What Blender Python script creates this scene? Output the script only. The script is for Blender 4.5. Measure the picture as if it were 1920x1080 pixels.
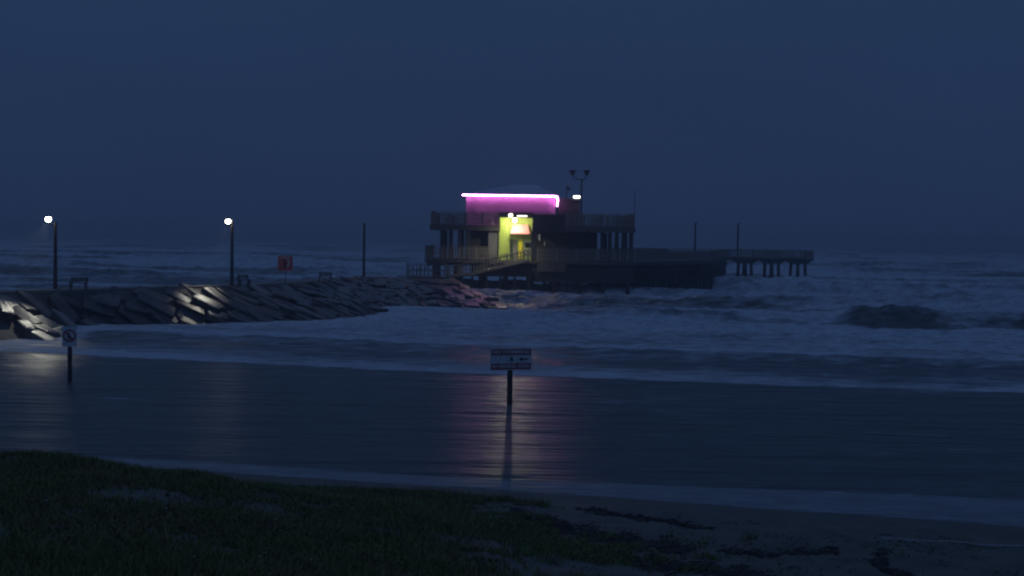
import bpy, bmesh, math, random
import numpy as np
from mathutils import Vector, Matrix, Euler
random.seed(7); rng = np.random.default_rng(11)
for o in list(bpy.data.objects): bpy.data.objects.remove(o)
S = bpy.context.scene; C = S.collection; R = math.radians; PI = math.pi

# ------------------------------------------------------------ camera
CAMH = 6.5; FPX = 2400.0; HOR = 447.0; ROLL = R(0.84)
PITCH = math.atan((540-HOR)/FPX)
cd = bpy.data.cameras.new('camera'); cam = bpy.data.objects.new('camera', cd); C.objects.link(cam)
cd.sensor_width = 36; cd.lens = FPX/1920*36; cd.clip_end = 30000; cd.clip_start = 0.1
CM = Matrix.Rotation(PI/2-PITCH, 4, 'X') @ Matrix.Rotation(ROLL, 4, 'Z')
cam.matrix_world = Matrix.Translation((0,0,CAMH)) @ CM
S.camera = cam
def ray(px, py):
    return (CM.to_3x3() @ Vector(((px-960)/FPX, (540-py)/FPX, -1)))
def at(px, py, Y):                       # measured pixel -> point at distance Y
    d = ray(px, py); t = Y/d.y
    return Vector((d.x*t, Y, CAMH+d.z*t))
def on(px, py, z):                       # measured pixel -> point at height z
    d = ray(px, py); t = (z-CAMH)/d.z
    return Vector((d.x*t, d.y*t, z))

# ------------------------------------------------------------ world, sun, exposure
W = bpy.data.worlds.new('World'); S.world = W; W.use_nodes = True
nt = W.node_tree; nt.nodes.clear(); N = nt.nodes.new; L = nt.links.new
out = N('ShaderNodeOutputWorld'); bg = N('ShaderNodeBackground'); L(bg.outputs[0], out.inputs[0])
sky = N('ShaderNodeTexSky'); sky.sky_type = 'NISHITA'; sky.sun_disc = False
sky.sun_elevation = R(-6); sky.sun_rotation = R(200); sky.air_density = 1.5; sky.dust_density = 1.0; sky.ozone_density = 4
tc = N('ShaderNodeTexCoord'); sep = N('ShaderNodeSeparateXYZ'); L(tc.outputs['Generated'], sep.inputs[0])
ramp = N('ShaderNodeValToRGB'); L(sep.outputs['Z'], ramp.inputs[0])          # dusk overcast: brighter overhead
el = ramp.color_ramp.elements
el[0].position = 0.0; el[0].color = (0.0155,0.0300,0.083,1)
el[1].position = 0.9; el[1].color = (0.038,0.077,0.190,1)
e = el.new(0.10); e.color = (0.0162,0.0335,0.0860,1)
e = el.new(0.18); e.color = (0.0165,0.0375,0.0900,1)
e = el.new(0.45); e.color = (0.0275,0.056,0.138,1)
no = N('ShaderNodeTexNoise'); no.inputs['Scale'].default_value = 2.2; no.inputs['Detail'].default_value = 3
mp = N('ShaderNodeMapping'); mp.inputs['Scale'].default_value = (1,1,2.5)
L(tc.outputs['Generated'], mp.inputs[0]); L(mp.outputs[0], no.inputs['Vector'])
mr = N('ShaderNodeMapRange'); mr.inputs[3].default_value = 0.86; mr.inputs[4].default_value = 1.14; L(no.outputs[0], mr.inputs[0])
mul = N('ShaderNodeVectorMath'); mul.operation = 'SCALE'; L(ramp.outputs[0], mul.inputs[0]); L(mr.outputs[0], mul.inputs['Scale'])
sc = N('ShaderNodeVectorMath'); sc.operation = 'SCALE'; sc.inputs['Scale'].default_value = 0.02; L(sky.outputs[0], sc.inputs[0])
ad = N('ShaderNodeVectorMath'); ad.operation = 'ADD'; L(mul.outputs[0], ad.inputs[0]); L(sc.outputs[0], ad.inputs[1])
L(ad.outputs[0], bg.inputs[0]); bg.inputs[1].default_value = 1.0
sd = bpy.data.lights.new('sun', 'SUN'); sun = bpy.data.objects.new('sun', sd); C.objects.link(sun)
sd.energy = 0.02; sd.angle = R(50); sd.color = (0.55,0.75,1.0); sun.rotation_euler = (R(50),0,R(200))
vs = S.view_settings; vs.view_transform = 'Standard'; vs.look = 'None'; vs.exposure = 0; vs.gamma = 1
S.cycles.filter_width = 2.2

# ------------------------------------------------------------ materials
def mat(name, col, rough=0.8, var=0.35, scale=6.0, bump=0.3, spec=0.5, col2=None, stretch=(1,1,1), metal=0, bd=0.02):
    m = bpy.data.materials.new(name); m.use_nodes = True; t = m.node_tree; n = t.nodes; l = t.links
    b = n['Principled BSDF']; b.inputs['Roughness'].default_value = rough; b.inputs['Specular IOR Level'].default_value = spec
    b.inputs['Metallic'].default_value = metal
    c = n.new('ShaderNodeTexCoord'); mpp = n.new('ShaderNodeMapping'); mpp.inputs['Scale'].default_value = stretch
    l.new(c.outputs['Object'], mpp.inputs[0])
    x = n.new('ShaderNodeTexNoise'); x.inputs['Scale'].default_value = scale; x.inputs['Detail'].default_value = 6; l.new(mpp.outputs[0], x.inputs['Vector'])
    mx = n.new('ShaderNodeMix'); mx.data_type = 'RGBA'
    rg = n.new('ShaderNodeMapRange'); rg.inputs[1].default_value = 0.3; rg.inputs[2].default_value = 0.7; l.new(x.outputs[0], rg.inputs[0])
    l.new(rg.outputs[0], mx.inputs[0])
    c2 = col2 or tuple(v*(1-var) for v in col)
    mx.inputs[6].default_value = (*col,1); mx.inputs[7].default_value = (*c2,1)
    l.new(mx.outputs[2], b.inputs['Base Color'])
    if bump:
        bp = n.new('ShaderNodeBump'); bp.inputs['Strength'].default_value = bump; bp.inputs['Distance'].default_value = bd
        l.new(x.outputs[0], bp.inputs['Height']); l.new(bp.outputs[0], b.inputs['Normal'])
    return m
def emis(name, col, s):
    m = bpy.data.materials.new(name); m.use_nodes = True; b = m.node_tree.nodes['Principled BSDF']
    b.inputs['Base Color'].default_value = (0.8,0.8,0.8,1)
    b.inputs['Emission Color'].default_value = (*col,1); b.inputs['Emission Strength'].default_value = s
    return m
M = dict(
 timber = mat('weathered_timber', (0.17,0.135,0.11), 0.75, scale=3, stretch=(1,1,0.3)),
 wetpile = mat('wet_pile_timber', (0.060,0.05,0.045), 0.55, scale=3, stretch=(1,1,0.25)),
 rail = mat('grey_railing_timber', (0.34,0.29,0.24), 0.75, scale=5),
 pole = mat('tarred_pole', (0.07,0.055,0.045), 0.7, scale=4, stretch=(1,1,0.2)),
 concrete = mat('concrete', (0.28,0.24,0.21), 0.7, scale=2),
 core = mat('rubble_fill', (0.10,0.085,0.08), 0.8, scale=1.5, bump=1, bd=0.3),
 metal = mat('dark_metal', (0.06,0.06,0.065), 0.45, metal=0.6, bump=0.05),
 white = mat('white_sign_face', (0.85,0.85,0.87), 0.5, var=0.2, bump=0.05, scale=3),
 red = mat('red_sign_paint', (0.50,0.035,0.045), 0.5, var=0.3, bump=0.05),
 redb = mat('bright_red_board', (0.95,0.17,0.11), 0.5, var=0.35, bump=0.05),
 black = mat('black_sign_paint', (0.012,0.012,0.02), 0.6, bump=0),
 pink = mat('pink_wall_paint', (0.58,0.30,0.52), 0.7, var=0.15, scale=2, bump=0.1),
 lime = mat('lime_wall_paint', (0.42,0.50,0.12), 0.6, var=0.12, scale=2, bump=0.1),
 yellow = mat('yellow_panel_paint', (0.85,0.75,0.02), 0.4, var=0.1, bump=0.05),
 grey = mat('grey_wall_boards', (0.26,0.24,0.25), 0.8, scale=2, bump=0.2),
 dark = mat('dark_wall_boards', (0.07,0.065,0.075), 0.8, scale=2, bump=0.2),
 door = mat('door_green_paint', (0.05,0.09,0.04), 0.5, bump=0.05),
 awning = mat('coral_awning_cloth', (0.85,0.34,0.37), 0.8, var=0.1, bump=0.1),
 roof = mat('pale_metal_roof', (0.60,0.58,0.66), 0.6, var=0.15, scale=1.5, bump=0.1),
 glass = mat('window_glass', (0.03,0.035,0.04), 0.1, bump=0),
 led = emis('magenta_tube_light', (1.0,0.34,0.92), 17),
 lampglow = emis('lamp_glass_lit', (1.0,0.97,0.86), 18),
 bulb = emis('warm_bulb_lit', (1.0,0.95,0.62), 10),
 bulbs = emis('small_bulb_lit', (1.0,0.95,0.85), 6),
)
# granite: per-object tint
def granite():
    m = mat('wet_granite', (0.165,0.14,0.125), 0.40, scale=1.3, bump=0.7, bd=0.08, spec=0.55, col2=(0.10,0.085,0.085))
    t = m.node_tree; n = t.nodes; l = t.links; b = n['Principled BSDF']
    src = b.inputs['Base Color'].links[0].from_socket
    oi = n.new('ShaderNodeObjectInfo'); rmp = n.new('ShaderNodeValToRGB'); l.new(oi.outputs['Random'], rmp.inputs[0])
    e = rmp.color_ramp.elements; e[0].color = (0.35,0.33,0.36,1); e[1].color = (1.25,1.22,1.10,1)
    x = e.new(.35); x.color = (0.95,0.68,0.52,1); x = e.new(.6); x.color = (0.62,0.58,0.60,1)
    v = n.new('ShaderNodeVectorMath'); v.operation = 'MULTIPLY'
    l.new(src, v.inputs[0]); l.new(rmp.outputs[0], v.inputs[1])
    c = n.new('ShaderNodeTexCoord'); w = n.new('ShaderNodeTexNoise'); w.inputs['Scale'].default_value = 0.8; w.inputs['Detail'].default_value = 8; w.inputs['Roughness'].default_value = .7
    g_ = n.new('ShaderNodeNewGeometry'); l.new(g_.outputs['Position'], w.inputs['Vector'])
    mr_ = n.new('ShaderNodeMapRange'); mr_.inputs[1].default_value = .50; mr_.inputs[2].default_value = .60; mr_.inputs[4].default_value = .8; l.new(w.outputs[0], mr_.inputs[0])
    mx = n.new('ShaderNodeMix'); mx.data_type = 'RGBA'; l.new(mr_.outputs[0], mx.inputs[0]); l.new(v.outputs[0], mx.inputs[6]); mx.inputs[7].default_value = (0.035,0.033,0.030,1)
    l.new(mx.outputs[2], b.inputs['Base Color'])
    return m
M['rock'] = granite()

# ------------------------------------------------------------ mesh helpers
def link(name, me, m, parent=None):
    o = bpy.data.objects.new(name, me); C.objects.link(o)
    if m: me.materials.append(m)
    if parent: o.parent = parent
    return o
def tag(o, label=None, cat=None, group=None, kind=None):
    for k, v in (('label',label),('category',cat),('group',group),('kind',kind)):
        if v: o[k] = v
    return o
def thing(name, loc, label, cat, group=None, rz=0):
    o = bpy.data.objects.new(name, None); C.objects.link(o); o.location = loc; o.rotation_euler = (0,0,rz)
    o.empty_display_size = 0.3
    return tag(o, label, cat, group)
class MB:
    def __init__(s): s.v = []; s.f = []
    def box(s, x0,x1,y0,y1,z0,z1):
        i = len(s.v); s.v += [(x0,y0,z0),(x1,y0,z0),(x1,y1,z0),(x0,y1,z0),(x0,y0,z1),(x1,y0,z1),(x1,y1,z1),(x0,y1,z1)]
        s.f += [tuple(i+k for k in q) for q in ((3,2,1,0),(4,5,6,7),(0,1,5,4),(1,2,6,5),(2,3,7,6),(3,0,4,7))]; return s
    def bar(s, a, b, w, h=None):         # rectangular bar from a to b
        a = Vector(a); b = Vector(b); h = h or w; d = (b-a).normalized()
        up = Vector((0,0,1)) if abs(d.z) < 0.95 else Vector((0,1,0))
        r = d.cross(up).normalized()*w/2; u = r.cross(d).normalized()*h/2; i = len(s.v)
        for p in (a,b): s.v += [tuple(p+r+u),tuple(p-r+u),tuple(p-r-u),tuple(p+r-u)]
        s.f += [tuple(i+k for k in q) for q in ((0,1,2,3),(7,6,5,4),(0,4,5,1),(1,5,6,2),(2,6,7,3),(3,7,4,0))]; return s
    def tube(s, a, b, r0, r1=None, n=10):
        a = Vector(a); b = Vector(b); r1 = r0 if r1 is None else r1; d = (b-a).normalized()
        up = Vector((0,0,1)) if abs(d.z) < 0.95 else Vector((0,1,0))
        r = d.cross(up).normalized(); u = r.cross(d).normalized(); i = len(s.v)
        for p, q in ((a,r0),(b,r1)):
            for k in range(n):
                t = 2*PI*k/n; s.v.append(tuple(p+(r*math.cos(t)+u*math.sin(t))*q))
        for k in range(n): s.f.append((i+k, i+(k+1)%n, i+n+(k+1)%n, i+n+k))
        s.f.append(tuple(i+k for k in range(n))[::-1]); s.f.append(tuple(i+n+k for k in range(n))); return s
    def ball(s, c, r, n=12, sz=1.0):
        i = len(s.v); c = Vector(c); m = n//2
        s.v.append(tuple(c+Vector((0,0,r*sz))))
        for a in range(1,m):
            for k in range(n):
                t = PI*a/m; p = 2*PI*k/n; s.v.append((c.x+r*math.sin(t)*math.cos(p), c.y+r*math.sin(t)*math.sin(p), c.z+r*sz*math.cos(t)))
        s.v.append(tuple(c-Vector((0,0,r*sz)))); e = len(s.v)-1
        for k in range(n):
            s.f.append((i, i+1+k, i+1+(k+1)%n)); s.f.append((e, e-n+(k+1)%n, e-n+k))
        for a in range(m-2):
            for k in range(n):
                q = i+1+a*n; s.f.append((q+k, q+n+k, q+n+(k+1)%n, q+(k+1)%n))
        return s
    def poly(s, vs, fs):
        i = len(s.v); s.v += [tuple(v) for v in vs]; s.f += [tuple(i+k for k in f) for f in fs]; return s
    def build(s, name, m, parent=None, org=None):
        if org is not None: s.v = [tuple(Vector(v)-Vector(org)) for v in s.v]
        me = bpy.data.meshes.new(name); me.from_pydata(s.v, [], s.f); me.update()
        bm = bmesh.new(); bm.from_mesh(me); bmesh.ops.recalc_face_normals(bm, faces=bm.faces); bm.to_mesh(me); bm.free()
        return link(name, me, m, parent)
def copy_tree(o, parent=None):
    c = o.copy(); C.objects.link(c)
    if parent: c.parent = parent
    for ch in list(o.children): copy_tree(ch, c)
    return c

# ------------------------------------------------------------ numpy noise
def vnoise(x, y, seed=0):
    xi = np.floor(x).astype(np.int64); yi = np.floor(y).astype(np.int64); fx = x-xi; fy = y-yi
    fx = fx*fx*(3-2*fx); fy = fy*fy*(3-2*fy)
    def h(a, b):
        n = (a*374761393 + b*668265263 + seed*1274126177) & 0xffffffff
        n = ((n ^ (n >> 13))*1274126177) & 0xffffffff
        return ((n ^ (n >> 16)) & 0xffff)/65535.0
    return (h(xi,yi)*(1-fx)+h(xi+1,yi)*fx)*(1-fy)+(h(xi,yi+1)*(1-fx)+h(xi+1,yi+1)*fx)*fy
def fbm(x, y, o=4, seed=0):
    r = 0; a = 0.5; t = 0
    for k in range(o):
        r = r+a*vnoise(x*2**k+17.3*k, y*2**k-9.1*k, seed+k); t += a; a *= 0.5
    return r/t
def sst(a, b, x):
    t = np.clip((x-a)/(b-a), 0, 1); return t*t*(3-2*t)

# ------------------------------------------------------------ ground (beach, dune, sea bed)
SL = 0.236
def shore(x): return 32.8-0.06*np.maximum(x-2,0)+0.25*(fbm(x*0.35, x*0+3.0, 3, 5)-0.5)
def ground(x, y):
    q = y+SL*x; s = shore(x)-q
    z = np.where(s > 0, 1.15*(1-np.exp(-s*0.062/1.15)), np.maximum(s*0.05, -4.0))
    # grassy dune rising to the left
    front = 30.6-0.16*np.maximum(-x-3,0)                       # seaward foot of the dune
    side = sst(3.5, -10.5, x+0.22*(y-22))
    d = 1.62*side*sst(0, 4.5, front-y)
    z = z+d+0.22*(fbm(x*0.5, y*0.5, 3, 3)-0.5)*sst(0.3, 3, s)+0.10*(fbm(x*1.7, y*1.7, 3, 8)-0.5)*sst(0.3, 4, s)
    z = z+2.4*sst(5, -2, y)
    return z
def grid(name, X, Y, Z, m, attrs={}):
    ny, nx = X.shape; me = bpy.data.meshes.new(name)
    co = np.stack([X,Y,Z], -1).reshape(-1,3).astype(np.float32)
    i = np.arange(nx*ny).reshape(ny,nx); f = np.stack([i[:-1,:-1],i[:-1,1:],i[1:,1:],i[1:,:-1]], -1).reshape(-1)
    nf = len(f)//4; me.vertices.add(len(co)); me.vertices.foreach_set('co', co.ravel())
    me.loops.add(nf*4); me.loops.foreach_set('vertex_index', f.astype(np.int32))
    me.polygons.add(nf); me.polygons.foreach_set('loop_start', (np.arange(nf)*4).astype(np.int32))
    me.polygons.foreach_set('use_smooth', np.ones(nf, bool)); me.update(); me.validate()
    for k, v in attrs.items():
        a = me.attributes.new(k, 'FLOAT', 'POINT'); a.data.foreach_set('value', v.astype(np.float32).ravel())
    return link(name, me, m)
gy = np.concatenate([np.linspace(-30,8,30), np.arange(8.3,40,0.15), np.linspace(41,120,40), np.geomspace(130,9000,20)])
gx1 = np.concatenate([-np.geomspace(9000,34,16), np.linspace(-32,-21,12), np.arange(-20.5,20.5,0.15), np.linspace(21,32,12), np.geomspace(34,9000,16)])
GX, GY = np.meshgrid(gx1, gy)
def sandmat():
    m = mat('wet_sand', (0.130,0.120,0.090), 0.62, scale=1.2, bump=0.5, bd=0.05, col2=(0.085,0.076,0.058), spec=0.35)
    t = m.node_tree; n = t.nodes; l = t.links; b = n['Principled BSDF']
    # trash of small dark flecks in the sand
    c = n.new('ShaderNodeTexCoord'); x = n.new('ShaderNodeTexNoise'); x.inputs['Scale'].default_value = 9; x.inputs['Detail'].default_value = 5
    l.new(c.outputs['Object'], x.inputs['Vector']); r = n.new('ShaderNodeMapRange'); r.inputs[1].default_value = 0.56; r.inputs[2].default_value = 0.68
    l.new(x.outputs[0], r.inputs[0]); mx = n.new('ShaderNodeMix'); mx.data_type = 'RGBA'
    src = b.inputs['Base Color'].links[0].from_socket
    l.new(r.outputs[0], mx.inputs[0]); l.new(src, mx.inputs[6]); mx.inputs[7].default_value = (0.08,0.065,0.05,1); l.new(mx.outputs[2], b.inputs['Base Color'])
    return m
g = grid('ground', GX, GY, ground(GX, GY), sandmat()); tag(g, kind='structure')

# ------------------------------------------------------------ sea
# outline of the jetty (crest and foot)
cr = [on(-260,566,2.4), on(0,549,2.4), on(99,546,2.4), on(250,541,2.4), on(432,537,2.4), on(560,531,2.35), on(681,521,2.15), on(760,520,2.1), on(860,524,1.9)]
to = [on(-150,668,0), on(105,630,0), on(208,607,0), on(379,602,0), on(559,599,0), on(703,591,0), on(730,564,.6), on(835,568,.6), on(965,572,.6)]
HUMP = on(1678, 611, 0)
crests = [(61.5,.16,6,.9),(77,.34,7,.8),(92,.30,8,.6),(111,.75,10,.9),(131,.95,12,.8)]
q = 152
while q < 900:
    crests.append((q, 1.15, 15, 0.85)); q += 22+10*random.random()
def n1(x, sc_, c, o, seed):
    xs = np.linspace(-7000, 7000, 56001) if sc_ > 20 else np.linspace(-700, 700, 14001)
    return np.interp(x, xs, fbm(xs/sc_, xs*0+c, o, seed))
def sea(x, y):
    q = y+SL*x
    z = np.zeros_like(x); F = np.zeros_like(x)
    for i, (qc, a, Lb, ff) in enumerate(crests):
        far = min(1.0, qc/150)
        wob = (n1(x, 28, i*7.7, 3, 20+i)-0.5)*(9*far if qc > 80 else 3.0)+(n1(x, 5, i*3.1, 3, 50+i)-0.5)*(1.6 if qc > 80 else .9)
        am = a*(0.35+1.3*sst(0.25,0.75,n1(x, 26+10*far, i*5.3, 2, 90+i)))
        d = q-(qc+wob)
        dd = np.clip(d, -150, 200)
        prof = np.where(dd < 0, np.exp(-(dd/(1.0+1.6*far))**2), np.exp(-dd/Lb))
        z += am*(prof-0.22*np.exp(-(dd/26)**2))
        fo = np.where(dd < 0, np.exp(-(dd/(0.8+0.5*far))**2), np.exp(-dd/(Lb*1.9)))*ff
        F = np.maximum(F, fo*(0.45+0.55*sst(0.3,0.6,n1(x, 22, i*9.1, 3, 140+i))))
    near = sst(58, 100, q)
    # tall peaking wave (far right)
    hx = x-HUMP.x; hy = q-(HUMP.y+SL*HUMP.x)
    rag = 0.55*(fbm(x*1.1, y*0.7, 5, 77)-0.5)
    prof = np.where(hy < 3, np.exp(-((hy-3)/3.0)**2), np.exp(-(hy-3)/5))
    hb = (0.62+rag*2.0)*np.exp(-np.abs(hx/3.3)**3.0)*prof
    z += hb*1.0
    # surge piled up against the jetty
    pc = on(800, 575, 0.5); pl = np.exp(-(((x-pc.x)/13)**2+((y-(pc.y+1))/9)**2)**1.5)
    z = z*(1-0.75*np.clip(pl*1.5,0,1))+0.25*pl; F = np.maximum(F, 0.9*pl)
    # white water along the foot of the jetty
    dj = np.full(x.shape, 99.0)
    for a_, b_ in zip(to[:-1], to[1:]):
        ex, ey = b_.x-a_.x, b_.y-a_.y; tt = np.clip(((x-a_.x)*ex+(y-a_.y)*ey)/(ex*ex+ey*ey),0,1); dj = np.minimum(dj, np.hypot(x-a_.x-tt*ex, y-a_.y-tt*ey))
    F = np.maximum(F, 0.8*np.exp(-(dj/(1.6+1.5*fbm(x/3,y/3,2,301)))**2))
    # chop
    ch = (1-np.abs(2*fbm(x/3.4, y/2.4, 4, 31)-1))**3-0.35
    jq = 1-0.6*np.exp(-(dj/6)**2)
    z += jq*(near*(0.28+0.16*sst(95,115,q)*sst(420,200,q))*ch+near*1.2*(fbm(x/26, q/9, 3, 33)-0.5))
    z += 0.018*(fbm(x/1.8, y/0.5, 3, 41)-0.5)*sst(34,40,q)
    base = sst(60,100,q)*0.68*(0.5+0.85*sst(0.30,0.65,fbm(x/46, q/15, 3, 61)))*(1-0.25*sst(250,700,q))
    F = np.maximum(F, base+0.15*sst(61,63,q)*sst(95,75,q))
    F = F*(1-0.60*np.exp(-np.abs(hx/3.8)**4)*np.exp(-((hy-0.2)/3.8)**6))
    F = F*(1-0.5*np.exp(-((hy+1.0-(1-np.exp(-(hx/9)**2))*2)/1.7)**2)*sst(46,20,np.abs(hx)))       # dark trough line in front of it
    F = F*sst(59.6,62.4,q-(fbm(x/28, x*0, 3, 20)-0.5)*3.0+(fbm(x/1.2,y/1.2,2,4)-.5)*0.6)
    F = F*(1-0.15*sst(1,0,np.abs((q-71)/5))*(1-sst(0.45,0.6,fbm(x/6,q/2,3,66))))
    # swash film and thin foam lines at the beach
    s = q-shore(x); up = 1.3+0.16*np.maximum(x+1,0)
    film = sst(-0.1,0.05,s)*sst(up+0.15, up-0.1, s)
    F = np.maximum(F, film*0.02)
    line = np.exp(-((s-up-0.05*np.sin(x*1.3))/0.05)**2)*sst(0.35,0.6,fbm(x/3.0,x*0+2,3,72))+0.6*np.exp(-((s-up-0.45)/0.04)**2)*sst(0.45,0.65,fbm(x/2.4,x*0+8,3,73))
    F = np.maximum(F, 0.75*line)
    F = np.maximum(F, 0.35*np.exp(-((s-0.12)/0.05)**2))
    # stray foam streaks on the flat water
    st = sst(0.66,0.74,fbm(x/5, q/0.55, 3, 81))*sst(36,44,q)*sst(64,58,q)
    F = np.maximum(F, 0.30*st); F = np.maximum(F, 0.28*sst(0.40,0.66,fbm(x/9,q/1.2,4,85))*sst(38,60,q))
    z += 0.05*(1-np.abs(2*fbm(x/7, q/1.1, 3, 43)-1))*sst(40,50,q)*sst(66,58,q)
    z = z*sst(33,37,q)+0.004
    return z, np.clip(F,0,1), film*(0.75+0.4*fbm(x/4,q/0.6,3,71))
ys = [28.0]
while ys[-1] < 60: ys.append(ys[-1]+0.14)
while ys[-1] < 150: ys.append(ys[-1]+0.22)
while ys[-1] < 420: ys.append(ys[-1]+0.7)
while ys[-1] < 950: ys.append(ys[-1]+2.2)
while ys[-1] < 12000: ys.append(ys[-1]*1.12)
ys = np.array(ys); u = np.linspace(-1,1,820)
Y2, U2 = np.meshgrid(ys, u, indexing='ij'); X2 = U2*(0.50*Y2+14)
Z2, F2, W2 = sea(X2, Y2)
fadez = sst(1200, 900, Y2); Z2 = Z2*fadez
def seamat():
    m = bpy.data.materials.new('storm_water'); m.use_nodes = True; t = m.node_tree; n = t.nodes; l = t.links; b = n['Principled BSDF']
    def N(k, **kw):
        x = n.new(k)
        for a, v in kw.items(): setattr(x, a, v)
        return x
    at_ = N('ShaderNodeAttribute', attribute_name='foam'); c = N('ShaderNodeTexCoord')
    def noise(scale, st, det=5, rg=0.55):
        mp = N('ShaderNodeMapping'); mp.inputs['Scale'].default_value = st; mp.inputs['Rotation'].default_value = (0,0,R(13)); l.new(c.outputs['Object'], mp.inputs[0])
        x = N('ShaderNodeTexNoise'); x.inputs['Scale'].default_value = scale; x.inputs['Detail'].default_value = det; x.inputs['Roughness'].default_value = rg
        l.new(mp.outputs[0], x.inputs['Vector']); return x.outputs[0]
    n1 = noise(0.9, (0.55,1,1), 7, 0.65); n2 = noise(0.16, (0.5,1,1), 4)
    # foam mask: foam + noise-threshold
    def math_(op, a, b_=None, clamp=False):
        x = N('ShaderNodeMath', operation=op, use_clamp=clamp)
        for k, v in enumerate((a, b_)):
            if v is None: continue
            if isinstance(v, (int,float)): x.inputs[k].default_value = v
            else: l.new(v, x.inputs[k])
        return x.outputs[0]
    nn = math_('ADD', math_('MULTIPLY', n1, 0.7), math_('MULTIPLY', n2, 0.3))
    dd = math_('ADD', math_('MULTIPLY', at_.outputs['Fac'], 1.15), math_('MULTIPLY', math_('SUBTRACT', nn, 0.5), 1.9))
    rg = N('ShaderNodeMapRange', interpolation_type='SMOOTHSTEP'); rg.inputs[1].default_value = 0.22; rg.inputs[2].default_value = 0.90; l.new(dd, rg.inputs[0])
    gate = math_('MULTIPLY', rg.outputs[0], math_('MULTIPLY', at_.outputs['Fac'], 3.5, True))
    af = N('ShaderNodeAttribute', attribute_name='film'); gate = math_('MAXIMUM', gate, math_('MULTIPLY', af.outputs['Fac'], 0.30))
    mx = N('ShaderNodeMix', data_type='RGBA'); l.new(gate, mx.inputs[0]); mx.inputs[6].default_value = (0.085,0.092,0.090,1); 
    fcol = N('ShaderNodeMix', data_type='RGBA'); fn = noise(1.7, (0.6,1,1), 6, 0.7); fr = N('ShaderNodeMapRange'); fr.inputs[1].default_value = .35; fr.inputs[2].default_value = .62; l.new(fn, fr.inputs[0]); l.new(fr.outputs[0], fcol.inputs[0])
    fcol.inputs[6].default_value = (0.46,0.49,0.52,1); fcol.inputs[7].default_value = (0.78,0.81,0.85,1); l.new(fcol.outputs[2], mx.inputs[7])
    l.new(mx.outputs[2], b.inputs['Base Color'])
    rr = N('ShaderNodeMapRange'); rr.inputs[3].default_value = 0.31; rr.inputs[4].default_value = 0.8; l.new(gate, rr.inputs[0]); l.new(rr.outputs[0], b.inputs['Roughness'])
    b.inputs['IOR'].default_value = 1.33; b.inputs['Specular IOR Level'].default_value = 0.36
    r1 = noise(2.4, (0.28,1,1), 5, 0.55); r2 = noise(11, (0.45,1,1), 3)
    b1 = N('ShaderNodeBump'); b1.inputs['Strength'].default_value = 0.9; b1.inputs['Distance'].default_value = 0.13; l.new(r1, b1.inputs['Height'])
    r0 = noise(0.62, (0.16,1,1), 4, 0.6); b0 = N('ShaderNodeBump'); b0.inputs['Strength'].default_value = 1.0; b0.inputs['Distance'].default_value = 0.8; l.new(r0, b0.inputs['Height']); l.new(b0.outputs[0], b1.inputs['Normal'])
    r4 = noise(1.1, (0.7,1,1), 6, 0.7); b4 = N('ShaderNodeBump'); b4.inputs['Distance'].default_value = 0.45; l.new(math_('MULTIPLY', r4, gate), b4.inputs['Height']); b4.inputs['Strength'].default_value = 0.8; l.new(b4.outputs[0], b0.inputs['Normal'])
    b2 = N('ShaderNodeBump'); b2.inputs['Strength'].default_value = 0.5; b2.inputs['Distance'].default_value = 0.010; l.new(r2, b2.inputs['Height']); l.new(b1.outputs[0], b2.inputs['Normal'])
    l.new(b2.outputs[0], b.inputs['Normal'])
    return m
sea_o = grid('water', X2, Y2, Z2, seamat(), {'foam': F2, 'film': W2}); tag(sea_o, kind='structure')

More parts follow.
